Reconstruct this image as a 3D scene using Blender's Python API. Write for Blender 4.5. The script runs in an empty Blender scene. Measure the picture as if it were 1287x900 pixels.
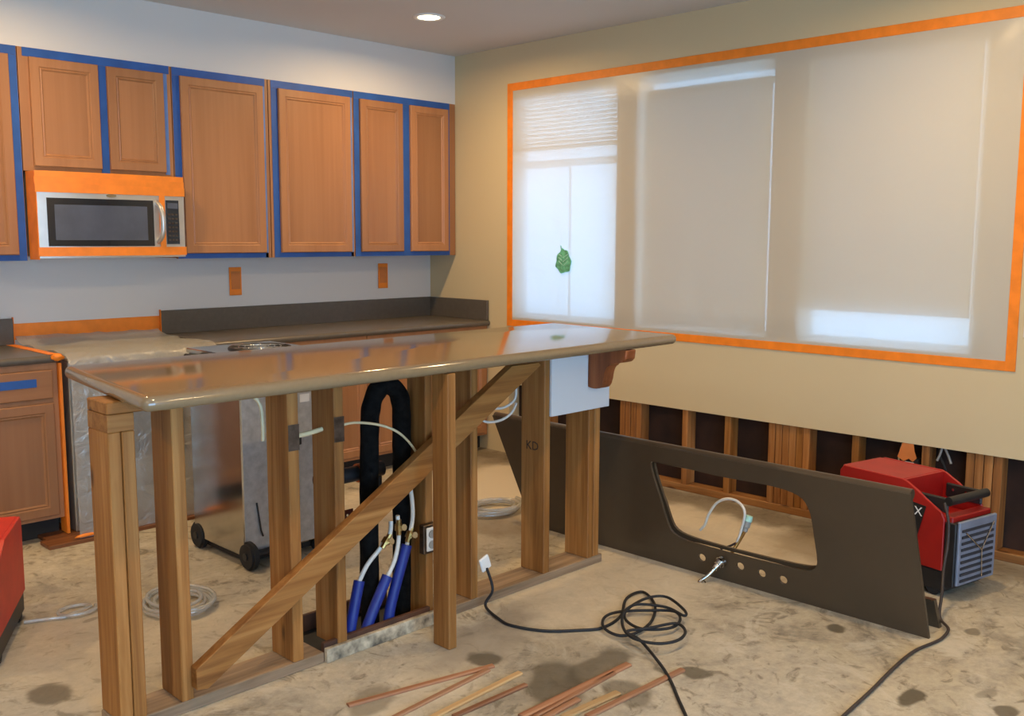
import bpy, bmesh, math, random
from mathutils import Vector, Matrix, noise
random.seed(7)
R = math.radians
S = bpy.context.scene
COL = S.collection

# ------------------------------------------------------------------ camera
CP = Vector((-4.753, -5.548, 1.499)); YAW, PITCH, ROLL, FPX = 0.79226, -0.12256, 0.00306, 1221.0
_f = Vector((math.sin(YAW)*math.cos(PITCH), math.cos(YAW)*math.cos(PITCH), math.sin(PITCH)))
_r0 = Vector((math.cos(YAW), -math.sin(YAW), 0)); _u0 = _r0.cross(_f)
_r = math.cos(ROLL)*_r0 + math.sin(ROLL)*_u0; _u = -math.sin(ROLL)*_r0 + math.cos(ROLL)*_u0
cam = bpy.data.objects.new('camera', bpy.data.cameras.new('camera')); COL.objects.link(cam)
cam.matrix_world = Matrix(((_r.x, _u.x, -_f.x, CP.x), (_r.y, _u.y, -_f.y, CP.y), (_r.z, _u.z, -_f.z, CP.z), (0, 0, 0, 1)))
cam.data.sensor_width = 36; cam.data.sensor_fit = 'HORIZONTAL'; cam.data.lens = FPX/1287*36
cam.data.clip_start = 0.05; S.camera = cam

def hit(px, py, ax, val):
    "photo pixel -> point on the plane axis=val"
    d = _f*FPX + _r*(px-643.5) - _u*(py-450)
    return CP + d*((val-CP[ax])/d[ax])

# ------------------------------------------------------------------ world and exposure
SKY = (0.35, 0.64, 1.0); SKY_STRENGTH = 10.0
LAMP_COL = (1.0, 0.68, 0.34); LAMP_W = 21.5
w = bpy.data.worlds.new('World'); S.world = w; w.use_nodes = True
bg = w.node_tree.nodes['Background']; bg.inputs[0].default_value = (*SKY, 1); bg.inputs[1].default_value = SKY_STRENGTH
S.view_settings.view_transform = 'Standard'; S.view_settings.look = 'None'
S.view_settings.gamma = 1; S.view_settings.use_curve_mapping = False; S.view_settings.exposure = 0.0
ZC = 2.774
WIN = [(-1.755, -0.865), (-2.815, -1.925), (-3.895, -3.005)]; WZ0, WZ1 = 0.955, 2.45
YF = -7.0; DX0, DX1, DZ1 = -6.3, -2.3, 2.10          # wall behind the camera; unseen glazed sliding door added for cool daylight
L = bpy.data.lights.new('added_door_portal', 'AREA'); L.shape = 'RECTANGLE'; L.size = DX1-DX0; L.size_y = DZ1; L.cycles.is_portal = True
o = bpy.data.objects.new('added_door_portal', L); COL.objects.link(o); o.location = ((DX0+DX1)/2, YF-.14, DZ1/2); o.rotation_euler = (R(90), 0, 0)
for a, b in WIN:                                   # portals guide daylight sampling in the openings
    L = bpy.data.lights.new('window_portal', 'AREA'); L.shape = 'RECTANGLE'; L.size = WZ1-WZ0; L.size_y = b-a
    L.cycles.is_portal = True
    o = bpy.data.objects.new('window_portal', L); COL.objects.link(o)
    o.location = (0.14, (a+b)/2, (WZ0+WZ1)/2); o.rotation_euler = (0, R(90), 0)

# ------------------------------------------------------------------ materials
def srgb(r, g, b):
    return tuple(((c/255)/12.92 if c/255 <= .04045 else ((c/255+.055)/1.055)**2.4) for c in (r, g, b))
class N:
    "tiny node helper"
    def __init__(s, name):
        s.m = bpy.data.materials.new(name); s.m.use_nodes = True; s.t = s.m.node_tree
        s.b = s.t.nodes['Principled BSDF']; s.out = s.t.nodes['Material Output']
    def n(s, typ, **k):
        x = s.t.nodes.new(typ)
        for a, v in k.items():
            if a in x.inputs.keys(): x.inputs[a].default_value = v
            else: setattr(x, a, v)
        return x
    def l(s, a, b): s.t.links.new(a, b)
    def coord(s, scale=(1, 1, 1), world=False, rnd=True):
        if world:
            v = s.n('ShaderNodeNewGeometry').outputs['Position']
        else:
            v = s.n('ShaderNodeTexCoord').outputs['Object']
            if rnd:
                oi = s.n('ShaderNodeObjectInfo'); mu = s.n('ShaderNodeMath', operation='MULTIPLY'); mu.inputs[1].default_value = 37.0
                s.l(oi.outputs['Random'], mu.inputs[0])
                ad = s.n('ShaderNodeVectorMath', operation='ADD'); s.l(v, ad.inputs[0]); s.l(mu.outputs[0], ad.inputs[1]); v = ad.outputs[0]
        mp = s.n('ShaderNodeMapping'); mp.inputs['Scale'].default_value = scale; s.l(v, mp.inputs[0]); return mp.outputs[0]
    def noise(s, vec, scale, detail=4, rough=.55, dist=0):
        x = s.n('ShaderNodeTexNoise'); x.inputs['Scale'].default_value = scale; x.inputs['Detail'].default_value = detail
        x.inputs['Roughness'].default_value = rough; x.inputs['Distortion'].default_value = dist; s.l(vec, x.inputs['Vector']); return x.outputs[0]
    def ramp(s, fac, stops):
        x = s.n('ShaderNodeValToRGB'); e = x.color_ramp.elements
        while len(e) < len(stops): e.new(0.5)
        for el, (p, c) in zip(e, stops): el.position = p; el.color = (*c, 1) if len(c) == 3 else c
        s.l(fac, x.inputs[0]); return x.outputs[0]
    def mix(s, fac, a, b, mode='MIX'):
        x = s.n('ShaderNodeMix', data_type='RGBA', blend_type=mode)
        for sock, v in ((x.inputs[0], fac), (x.inputs[6], a), (x.inputs[7], b)):
            if isinstance(v, (int, float)): sock.default_value = v
            elif isinstance(v, tuple): sock.default_value = (*v, 1) if len(v) == 3 else v
            else: s.l(v, sock)
        return x.outputs[2]
    def bump(s, h, strength=.2, dist=.01):
        x = s.n('ShaderNodeBump'); x.inputs['Strength'].default_value = strength; x.inputs['Distance'].default_value = dist
        s.l(h, x.inputs['Height']); s.l(x.outputs[0], s.b.inputs['Normal'])
    def base(s, c, rough=.5, metal=0, spec=None):
        if isinstance(c, tuple): s.b.inputs['Base Color'].default_value = (*c, 1)
        else: s.l(c, s.b.inputs['Base Color'])
        s.b.inputs['Roughness'].default_value = rough; s.b.inputs['Metallic'].default_value = metal
        if spec is not None: s.b.inputs['Specular IOR Level'].default_value = spec
        return s

M = {}
def plain(name, c, rough=.5, metal=0, var=.06, scale=9, spec=None, bump=0):
    k = N(name); v = k.coord()
    f = k.noise(v, scale, 3)
    lo = tuple(x*(1-var*2) for x in c); hi = tuple(min(1, x*(1+var*2)) for x in c)
    k.base(k.ramp(f, [(.3, lo), (.7, hi)]), rough, metal, spec)
    if bump: k.bump(k.noise(v, scale*12, 3), bump, .004)
    M[name] = k.m; return k.m

def wood(name, dark, mid, light, ax, rough=.6, spec=.3, freq=1.0, contrast=1.0, bump=.15):
    k = N(name)
    sc = [14*freq]*3; sc['xyz'.index(ax)] = .7*freq
    v = k.coord(tuple(sc))
    f1 = k.noise(v, 1.0, 5, .6, 1.2)
    sc2 = [90*freq]*3; sc2['xyz'.index(ax)] = 2.5*freq
    f2 = k.noise(k.coord(tuple(sc2)), 1.0, 3)
    c1 = k.ramp(f1, [(.5-.2/contrast, dark), (.5, mid), (.5+.2/contrast, light)])
    c2 = k.mix(.25, c1, k.ramp(f2, [(.3, dark), (.7, light)]))
    if 'pine' in name:
        vk = [9.0]*3; vk['xyz'.index(ax)] = 3.2
        vo = k.n('ShaderNodeTexVoronoi'); vo.inputs['Scale'].default_value = 1.0; k.l(k.coord(tuple(vk)), vo.inputs['Vector'])
        c2 = k.mix(k.ramp(vo.outputs['Distance'], [(.05, (.85, .85, .85)), (.14, (0, 0, 0))]), c2, tuple(x*.35 for x in dark))
    oi = k.n('ShaderNodeObjectInfo')
    hs = k.n('ShaderNodeHueSaturation'); k.l(c2, hs.inputs['Color'])
    mr = k.n('ShaderNodeMapRange'); mr.inputs[3].default_value = .82; mr.inputs[4].default_value = 1.12
    k.l(oi.outputs['Random'], mr.inputs[0]); k.l(mr.outputs[0], hs.inputs['Value'])
    k.base(hs.outputs[0], rough, 0, spec); k.bump(f2, bump, .002)
    M[name] = k.m
PD, PM, PL = srgb(106, 62, 20), srgb(148, 97, 44), srgb(176, 126, 70)
for ax in 'xyz': wood('pine_'+ax, PD, PM, PL, ax)
for ax in 'xyz': wood('oldpine_'+ax, srgb(104, 58, 24), srgb(156, 102, 52), srgb(188, 136, 82), ax)
wood('greyplank_x', srgb(105, 85, 65), srgb(150, 125, 98), srgb(176, 150, 120), 'x')
CD, CM, CL = srgb(142, 94, 58), srgb(166, 114, 74), srgb(180, 128, 86)
for ax in 'xz': wood('maple_'+ax, CD, CM, CL, ax, .40, .4, .35, .5, .03)
wood('corbel_wood', srgb(105, 55, 28), srgb(135, 75, 40), srgb(150, 90, 50), 'z', .45)
wood('trimstrip', srgb(112, 70, 46), srgb(152, 104, 74), srgb(182, 138, 104), 'x', .55)
wood('trimpale', srgb(150, 115, 72), srgb(190, 155, 108), srgb(205, 175, 130), 'x', .6)
wood('floorboard', srgb(80, 48, 28), srgb(118, 72, 42), srgb(140, 90, 56), 'x', .4)

WALLC = srgb(214, 210, 204)
def wallmat(name, c):
    k = N(name); v = k.coord(world=True)
    k.base(k.ramp(k.noise(v, 1.3, 3), [(.3, tuple(x*.97 for x in c)), (.7, c)]), .75, 0, .25)
    k.bump(k.noise(v, 160, 2), .08, .002); M[name] = k.m
wallmat('wall', WALLC); wallmat('wall_tan', srgb(206, 188, 150)); wallmat('ceiling', srgb(205, 202, 196)); wallmat('white_drywall', srgb(206, 206, 206))
plain('sheathing', srgb(48, 28, 18), .9, var=.25, scale=5)
plain('blue_tape', srgb(34, 82, 152), .55, var=.08)
plain('blue_tape_pale', srgb(92, 124, 176), .55, var=.08)
plain('orange_tape', srgb(240, 132, 30), .5, var=.05, scale=14, bump=.1)
plain('orange_paper', srgb(205, 120, 58), .7, var=.05)
plain('solid_dark', srgb(92, 84, 74), .32, var=.04, scale=40)
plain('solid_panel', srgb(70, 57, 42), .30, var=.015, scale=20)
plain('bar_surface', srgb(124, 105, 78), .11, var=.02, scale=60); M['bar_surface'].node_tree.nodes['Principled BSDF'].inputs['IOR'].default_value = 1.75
plain('steel', srgb(190, 188, 182), .14, 1, .04)
plain('steel_galv', srgb(186, 186, 184), .42, .55, .08, 26)
plain('steel_dark', srgb(96, 84, 74), .45, 1, .2, 30)
plain('chrome', srgb(205, 200, 192), .12, 1, .02)
plain('silver_face', srgb(200, 196, 188), .34, .75, .03)
plain('black_plastic', (.012, .012, .013), .45, var=.2)
plain('black_rubber', (.010, .010, .011), .7, var=.2)
plain('black_foam', (.006, .0055, .005), .9, var=.3, scale=40, bump=.5, spec=.08)
plain('micro_glass', (.010, .013, .02), .07, spec=.6)
plain('micro_window', srgb(78, 84, 98), .14, spec=.6)
plain('red_plastic', srgb(158, 22, 18), .42, var=.05)
plain('red_dull', srgb(205, 46, 26), .45, var=.05)
plain('filter_grey', srgb(128, 134, 150), .5, .2)
plain('filter_dark', srgb(44, 46, 54), .6)
plain('white_plastic', srgb(222, 220, 214), .4, var=.02)
plain('grey_plastic', srgb(150, 146, 138), .5, var=.05)
plain('cream_cable', srgb(206, 190, 150), .5, var=.05)
plain('white_cable', srgb(206, 200, 188), .5, var=.05)
plain('blue_sleeve', srgb(13, 36, 118), .5, var=.08)
plain('brass', srgb(176, 140, 84), .3, 1, .05)
plain('copper', srgb(170, 100, 62), .35, 1, .06)
plain('cord_grey', srgb(56, 46, 42), .55)
plain('green_leaf', srgb(104, 180, 140), .5, var=.2, scale=40)
plain('green_pale', srgb(170, 214, 196), .5)
plain('ink', srgb(52, 34, 24), .8)
plain('vinyl', srgb(228, 226, 220), .45, var=.02)
plain('painted_curb', srgb(160, 146, 122), .7, var=.36, scale=22)
plain('dark_board', srgb(74, 44, 26), .7, var=.2)
plain('range_steel', srgb(178, 176, 168), .35, .6)
plain('toe_black', (.02, .016, .012), .8)
plain('red_brown', srgb(88, 36, 24), .5, .4)

def emit(name, c, s):
    k = N(name); e = k.n('ShaderNodeEmission'); e.inputs[0].default_value = (*c, 1); e.inputs[1].default_value = s
    k.l(e.outputs[0], k.out.inputs[0]); M[name] = k.m
emit('lamp_lens', (1, .80, .52), 14)

def sheet(name, col, transp, transl, gloss=.06, rough=.25, wr=(3, 3, 3), bs=.3, tcol=None):
    "thin plastic: part see-through, part light-scattering"
    k = N(name); v = k.coord(wr, world=True)
    d = k.n('ShaderNodeBsdfDiffuse'); d.inputs[0].default_value = (*col, 1)
    t = k.n('ShaderNodeBsdfTranslucent'); t.inputs[0].default_value = (*(tcol or col), 1)
    tr = k.n('ShaderNodeBsdfTransparent'); g = k.n('ShaderNodeBsdfGlossy'); g.inputs['Roughness'].default_value = rough
    b = k.n('ShaderNodeBump'); b.inputs['Strength'].default_value = bs; b.inputs['Distance'].default_value = .02
    k.l(k.noise(v, 2.2, 4, .55, 1.5), b.inputs['Height'])
    for x in (d, g): k.l(b.outputs[0], x.inputs['Normal'])
    m1 = k.n('ShaderNodeMixShader'); m1.inputs[0].default_value = transl; k.l(d.outputs[0], m1.inputs[1]); k.l(t.outputs[0], m1.inputs[2])
    m2 = k.n('ShaderNodeMixShader'); m2.inputs[0].default_value = transp; k.l(m1.outputs[0], m2.inputs[1]); k.l(tr.outputs[0], m2.inputs[2])
    m3 = k.n('ShaderNodeMixShader'); m3.inputs[0].default_value = gloss; k.l(m2.outputs[0], m3.inputs[1]); k.l(g.outputs[0], m3.inputs[2])
    k.l(m3.outputs[0], k.out.inputs[0]); M[name] = k.m
sheet('window_plastic', (.56, .51, .415), .035, .085, .03, .3, (1.2, 1.2, 1.2), .15, (.9, .9, .9))
sheet('cover_plastic', (.62, .60, .54), .42, .35, .12, .22, (5, 5, 5), .9)
sheet('shade_fabric', (.84, .74, .66), .0, .12, .0)
sheet('clear_tube', (.75, .75, .70), .55, .4, .2, .15)
def glassmat():
    k = N('window_glass'); tr = k.n('ShaderNodeBsdfTransparent'); g = k.n('ShaderNodeBsdfGlossy'); g.inputs['Roughness'].default_value = .02
    m = k.n('ShaderNodeMixShader'); m.inputs[0].default_value = .06; k.l(tr.outputs[0], m.inputs[1]); k.l(g.outputs[0], m.inputs[2]); k.l(m.outputs[0], k.out.inputs[0])
    M['window_glass'] = k.m
glassmat()

def concrete():
    k = N('concrete'); P = k.n('ShaderNodeNewGeometry').outputs['Position']
    big = k.noise(P, 1.1, 5, .6, .8); mid = k.noise(P, 3.4, 7, .68, 1.4); fine = k.noise(P, 30, 6, .75)
    tan, grey, pale = srgb(168, 158, 140), srgb(124, 119, 110), srgb(208, 200, 184)
    c = k.ramp(mid, [(.38, grey), (.48, tan), (.60, srgb(186, 176, 154))])
    c = k.mix(k.ramp(big, [(.42, (0, 0, 0)), (.58, (1, 1, 1))]), c, k.mix(.55, c, pale))
    c = k.mix(.30, c, k.ramp(fine, [(.3, srgb(110, 98, 80)), (.7, srgb(214, 200, 168))]))
    blot = k.noise(P, 6.5, 5, .62, 2.2)
    c = k.mix(k.ramp(blot, [(.56, (0, 0, 0)), (.66, (.62, .62, .62))]), c, srgb(104, 95, 78))
    scuff = k.noise(k.n('ShaderNodeNewGeometry').outputs['Position'], 2.1, 7, .7, 3.0)
    c = k.mix(k.ramp(scuff, [(.54, (0, 0, 0)), (.64, (.6, .6, .6))]), c, srgb(204, 196, 178))
    # wobbling offset for patch and stain outlines
    wob = k.n('ShaderNodeTexNoise'); wob.inputs['Scale'].default_value = 5; wob.inputs['Detail'].default_value = 4; k.l(P, wob.inputs['Vector'])
    sub = k.n('ShaderNodeVectorMath', operation='SUBTRACT'); k.l(wob.outputs['Color'], sub.inputs[0]); sub.inputs[1].default_value = (.5, .5, .5)
    def ell(x, y, rx, ry, rot, soft, wamp):
        sc = k.n('ShaderNodeVectorMath', operation='SCALE'); sc.inputs['Scale'].default_value = wamp; k.l(sub.outputs[0], sc.inputs[0])
        ad = k.n('ShaderNodeVectorMath', operation='ADD'); k.l(P, ad.inputs[0]); k.l(sc.outputs[0], ad.inputs[1])
        mp = k.n('ShaderNodeMapping', vector_type='TEXTURE'); mp.inputs['Location'].default_value = (x, y, 0); mp.inputs['Rotation'].default_value = (0, 0, rot)
        mp.inputs['Scale'].default_value = (rx, ry, 1000); k.l(ad.outputs[0], mp.inputs[0])
        ln = k.n('ShaderNodeVectorMath', operation='LENGTH'); k.l(mp.outputs[0], ln.inputs[0])
        mr = k.n('ShaderNodeMapRange', interpolation_type='SMOOTHSTEP'); mr.inputs[1].default_value = 1+soft; mr.inputs[2].default_value = 1-soft
        k.l(ln.outputs['Value'], mr.inputs[0]); return mr.outputs[0]
    # pale levelling compound
    for (x, y, rx, ry, rot, s, st) in [(-.62, -2.1, .5, 1.5, 0, .25, .75), (-1.6, -3.0, .55, .42, .2, .35, .6), (-1.5, -1.6, .6, .7, .3, .2, .5), (-.72, -1.38, .55, .42, .1, .12, .95), (-2.75, -3.15, .6, .12, .25, .4, .4), (-3.3, -2.1, .5, .5, 0, .5, .35)]:
        mm = k.n('ShaderNodeMath', operation='MULTIPLY'); mm.inputs[1].default_value = st; k.l(ell(x, y, rx, ry, rot, s, .35), mm.inputs[0])
        c = k.mix(mm.outputs[0], c, srgb(220, 206, 180))
    # darker brown along the right wall and bare grey by the island
    for (x, y, rx, ry, rot, s, st, col) in [(-.12, -2.6, .14, 2.2, 0, .5, .65, srgb(104, 88, 64)), (-.35, -3.45, .25, .35, .2, .4, .55, srgb(120, 100, 68)), (-.25, -.75, .55, .3, 0, .4, .6, srgb(110, 94, 72)), (-1.25, -2.0, .25, .18, .6, .4, .5, srgb(120, 96, 60)),
                                              (-2.3, -3.0, .35, .13, .3, .5, .6, srgb(126, 118, 108)), (-2.5, -3.5, .5, .2, .5, .6, .35, srgb(112, 102, 86))]:
        mm = k.n('ShaderNodeMath', operation='MULTIPLY'); mm.inputs[1].default_value = st; k.l(ell(x, y, rx, ry, rot, s, .3), mm.inputs[0])
        c = k.mix(mm.outputs[0], c, col)
    wet = None
    for (px, py, rx, ry, rot, st) in [(604, 828, .055, .05, 0, .8), (700, 862, .19, .10, .7, .75), (755, 838, .16, .08, .2, .7), (790, 872, .10, .06, .9, .6), (878, 846, .055, .05, 0, .8), (1142, 876, .065, .04, .2, .9),
                                        (1051, 792, .05, .035, 0, .85), (62, 872, .07, .07, .4, .7), (1226, 795, .04, .03, 0, .6), (470, 880, .11, .07, .6, .5), (1265, 895, .05, .03, 0, .8), (1240, 870, .05, .02, 0, .4), (225, 735, .04, .02, 0, .4), (120, 778, .03, .02, 0, .4)]:
        q = hit(px, py, 2, 0)
        mm = k.n('ShaderNodeMath', operation='MULTIPLY'); mm.inputs[1].default_value = st; e = ell(q.x, q.y, rx, ry, rot, .22, .13); k.l(e, mm.inputs[0])
        c = k.mix(mm.outputs[0], c, srgb(86, 78, 62))
        if wet is None: wet = mm.outputs[0]
        else:
            mx = k.n('ShaderNodeMath', operation='MAXIMUM'); k.l(wet, mx.inputs[0]); k.l(mm.outputs[0], mx.inputs[1]); wet = mx.outputs[0]
    c = k.mix(1.0, c, (.90, .89, .88), 'MULTIPLY')
    k.base(c, .8, 0, .3)
    rr = k.n('ShaderNodeMapRange'); rr.inputs[3].default_value = .78; rr.inputs[4].default_value = .42; k.l(wet, rr.inputs[0]); k.l(rr.outputs[0], k.b.inputs['Roughness'])
    k.bump(k.mix(.4, mid, fine), .25, .01); M['concrete'] = k.m
concrete()

# ------------------------------------------------------------------ mesh helpers
def world_m(o):
    m = o.matrix_local if hasattr(o, 'matrix_local') else Matrix()
    m = Matrix.LocRotScale(o.location, o.rotation_euler, o.scale)
    return world_m(o.parent) @ m if o.parent else m
def obj(name, bm, mat, parent=None, local=False, smooth=None, **tags):
    "link a bmesh (world coordinates, or the parent's when local) as one object whose origin is its own base"
    if parent is not None and not local: bmesh.ops.transform(bm, matrix=world_m(parent).inverted(), verts=bm.verts)
    xs = [v.co for v in bm.verts]
    lo = Vector((min(v.x for v in xs), min(v.y for v in xs), min(v.z for v in xs))); hi = Vector((max(v.x for v in xs), max(v.y for v in xs), max(v.z for v in xs)))
    org = Vector(((lo.x+hi.x)/2, (lo.y+hi.y)/2, lo.z))
    bmesh.ops.translate(bm, vec=-org, verts=bm.verts)
    bmesh.ops.recalc_face_normals(bm, faces=bm.faces)
    me = bpy.data.meshes.new(name); bm.to_mesh(me); bm.free()
    me.materials.append(M[mat])
    if smooth is not None:
        me.shade_smooth() if smooth >= 180 else me.set_sharp_from_angle(angle=R(smooth))
        if smooth < 180:
            for p in me.polygons: p.use_smooth = True
    o = bpy.data.objects.new(name, me); COL.objects.link(o); o.location = org
    if parent is not None: o.parent = parent
    for k, v in tags.items(): o[k] = v
    return o
def thing(name, label, cat, loc=(0, 0, 0), rz=0, group=None):
    o = bpy.data.objects.new(name, None); COL.objects.link(o); o.location = loc; o.rotation_euler = (0, 0, rz); o.empty_display_size = .1
    o['label'] = label; o['category'] = cat
    if group: o['group'] = group
    return o
def struct(name, bm, mat, parent=None, **k):
    o = obj(name, bm, mat, parent, **k)
    if parent is None: o['kind'] = 'structure'
    return o
def B(lo, hi, bev=0, seg=1, bm=None):
    t = bmesh.new(); bmesh.ops.create_cube(t, size=1)
    s = [abs(hi[i]-lo[i]) for i in range(3)]; c = [(hi[i]+lo[i])/2 for i in range(3)]
    bmesh.ops.scale(t, vec=s, verts=t.verts); bmesh.ops.translate(t, vec=c, verts=t.verts)
    if bev: bmesh.ops.bevel(t, geom=t.edges[:], offset=min(bev, min(s)*.45), segments=seg, affect='EDGES', profile=.5)
    return t if bm is None else join(bm, t)
def join(a, b, mtx=None):
    if mtx is not None: bmesh.ops.transform(b, matrix=mtx, verts=b.verts)
    me = bpy.data.meshes.new('tmp'); b.to_mesh(me); b.free(); a.from_mesh(me); bpy.data.meshes.remove(me); return a
def spline(pts, n=6, closed=False):
    P = [Vector(p) for p in pts]; L = len(P); out = []
    rng = range(L if closed else L-1)
    for i in rng:
        g = (lambda j: P[j % L]) if closed else (lambda j: P[max(0, min(L-1, j))])
        a, b, c, d = g(i-1), g(i), g(i+1), g(i+2)
        for k in range(n):
            t = k/n
            out.append(.5*((2*b)+(c-a)*t+(2*a-5*b+4*c-d)*t*t+(3*b-a-3*c+d)*t**3))
    if not closed: out.append(P[-1])
    return out
def T(pts, r, seg=8, closed=False, bm=None, caps=True):
    "round tube along points; r is a number or one per point"
    bm = bm or bmesh.new(); P = [Vector(p) for p in pts]; L = len(P); rings = []; up = None
    for i in range(L):
        if closed: d = P[(i+1) % L]-P[i-1]
        else: d = P[min(i+1, L-1)]-P[max(i-1, 0)]
        if d.length < 1e-9: d = Vector((0, 0, 1))
        d.normalize()
        if up is None: up = Vector((0, 0, 1)) if abs(d.z) < .9 else Vector((1, 0, 0))
        s = d.cross(up)
        if s.length < 1e-6: s = d.cross(Vector((0, 1, 0)))
        s.normalize(); up = s.cross(d).normalized()
        rr = r[i] if isinstance(r, (list, tuple)) else r
        rings.append([bm.verts.new(P[i]+rr*(math.cos(2*math.pi*k/seg)*s+math.sin(2*math.pi*k/seg)*up)) for k in range(seg)])
    for i in range(L if closed else L-1):
        a, b = rings[i], rings[(i+1) % L]
        for k in range(seg): bm.faces.new((a[k], a[(k+1) % seg], b[(k+1) % seg], b[k]))
    if caps and not closed: bm.faces.new(rings[0][::-1]); bm.faces.new(rings[-1])
    return bm
def prism(poly, lo, hi, ax, bm=None, bev=0):
    "polygon extruded along axis ax from lo to hi; poly holds the two other coordinates in order"
    bm0 = bmesh.new()
    def P(a, b, c):
        return {'x': (c, a, b), 'y': (a, c, b), 'z': (a, b, c)}[ax]
    A = [bm0.verts.new(P(a, b, lo)) for a, b in poly]; C = [bm0.verts.new(P(a, b, hi)) for a, b in poly]; n = len(poly)
    for i in range(n): bm0.faces.new((A[i], A[(i+1) % n], C[(i+1) % n], C[i]))
    bm0.faces.new(A[::-1]); bm0.faces.new(C)
    if bev: bmesh.ops.bevel(bm0, geom=bm0.edges[:], offset=bev, segments=1, affect='EDGES')
    return bm0 if bm is None else join(bm, bm0)
def cyl(c, r, h, ax='z', seg=20, bev=0, r2=None, bm=None):
    t = bmesh.new(); bmesh.ops.create_cone(t, cap_ends=True, segments=seg, radius1=r, radius2=r if r2 is None else r2, depth=h)
    if bev: bmesh.ops.bevel(t, geom=[e for e in t.edges if len(e.link_faces) == 2 and any(len(f.verts) > 4 for f in e.link_faces)], offset=bev, segments=2, affect='EDGES')
    m = {'z': Matrix(), 'x': Matrix.Rotation(R(90), 4, 'Y'), 'y': Matrix.Rotation(R(-90), 4, 'X')}[ax]
    bmesh.ops.transform(t, matrix=Matrix.Translation(c) @ m, verts=t.verts)
    return t if bm is None else join(bm, t)
def beam(a, b, wv, hv, bev=.003):
    "rectangular bar from a to b; wv, hv are half-extent vectors"
    bm = bmesh.new(); a, b, wv, hv = map(Vector, (a, b, wv, hv))
    q = [[bm.verts.new(p+sx*wv+sz*hv) for sx, sz in ((-1, -1), (1, -1), (1, 1), (-1, 1))] for p in (a, b)]
    for k in range(4): bm.faces.new((q[0][k], q[0][(k+1) % 4], q[1][(k+1) % 4], q[1][k]))
    bm.faces.new(q[0][::-1]); bm.faces.new(q[1])
    bmesh.ops.recalc_face_normals(bm, faces=bm.faces)
    if bev: bmesh.ops.bevel(bm, geom=bm.edges[:], offset=bev, segments=1, affect='EDGES')
    return bm
def text(s, size, mat, mtx, parent, name='lettering'):
    cu = bpy.data.curves.new(name, 'FONT'); cu.body = s; cu.size = size; cu.extrude = .0004; cu.align_x = 'CENTER'; cu.align_y = 'CENTER'; cu.resolution_u = 2
    o = bpy.data.objects.new(name, cu); me = bpy.data.meshes.new_from_object(o); bpy.data.objects.remove(o)
    bm = bmesh.new(); bm.from_mesh(me); bpy.data.meshes.remove(me); bmesh.ops.transform(bm, matrix=mtx, verts=bm.verts)
    return obj(name, bm, mat, parent)
def frame3(origin, xa, ya):
    xa, ya = Vector(xa), Vector(ya); za = xa.cross(ya)
    m = Matrix((xa, ya, za)).transposed().to_4x4(); m.translation = Vector(origin); return m

# ------------------------------------------------------------------ room shell
XL = -7.4
struct('floor', B((XL-.1, YF-.1, -.12), (.15, .12, 0)), 'concrete')
struct('ceiling', B((XL-.1, YF-.1, ZC), (.15, .12, ZC+.1)), 'ceiling')
struct('wall_back', B((XL-.1, 0, 0), (.15, .12, ZC)), 'wall')
struct('wall_left', B((XL-.1, YF, 0), (XL, 0, ZC)), 'wall')
bm = B((XL-.1, YF-.1, 0), (DX0, YF, ZC)); B((DX1, YF-.1, 0), (.15, YF, ZC), bm=bm); B((DX0, YF-.1, DZ1), (DX1, YF, ZC), bm=bm)
struct('wall_front', bm, 'wall')
bm = B((DX0, YF-.09, DZ1-.05), (DX1, YF-.03, DZ1), .003); B((DX0, YF-.09, 0), (DX1, YF-.03, .04), .003, bm=bm)
for k in range(5): B((DX0+(DX1-DX0-.05)*k/4, YF-.09, .04), (DX0+(DX1-DX0-.05)*k/4+.05, YF-.03, DZ1-.05), .003, bm=bm)
sd = struct('added_door_1', bm, 'vinyl')  # glazed door added out of view so cool daylight reaches the back wall
for k in range(4):
    xa = DX0+(DX1-DX0-.05)*k/4+.05; xb_ = DX0+(DX1-DX0-.05)*(k+1)/4
    obj('pane', B((xa, YF-.063, .04), (xb_, YF-.059, DZ1-.05)), 'window_glass', sd)
CABTOP, CABBOT, CABY = 2.442, 1.378, -.287
struct('wall_soffit', B((XL, CABY+.004, CABTOP), (0, 0, ZC)), 'wall')
ZD = .495; YCUT = -.83
bm = B((0, YF, ZD), (.11, 0, WZ0)); B((0, YF, WZ1), (.11, 0, ZC), bm=bm)
ys = [YF] + [v for ab in sorted(WIN) for v in ab] + [0]
for i in range(0, len(ys), 2): B((0, ys[i], WZ0), (.11, ys[i+1], WZ1), bm=bm)
B((0, YCUT, 0), (.11, 0, ZD), bm=bm)
wall_r = struct('wall_right', bm, 'wall_tan')
obj('sheathing', B((.102, YF, 0), (.13, YCUT, ZD+.05)), 'sheathing', wall_r)
obj('sole_plate', B((.013, YF, 0), (.100, YCUT, .042), .003), 'oldpine_y', wall_r)
packs = [(-1.205, 1), (-1.965, 4), (-2.31, 1), (-2.60, 1), (-3.09, 6), (-3.365, 1), (-3.725, 1), (-4.06, 4), (-4.50, 1), (-4.92, 1), (-5.34, 1)]
for y0, n in packs:
    for k in range(n):
        yy = y0 + k*.0415
        dx = random.uniform(0, .006)
        obj('stud', B((.013+dx, yy, .042), (.100, yy+.038, ZD+.02), .002), 'oldpine_z' if random.random() < .6 else 'pine_z', wall_r)
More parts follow.
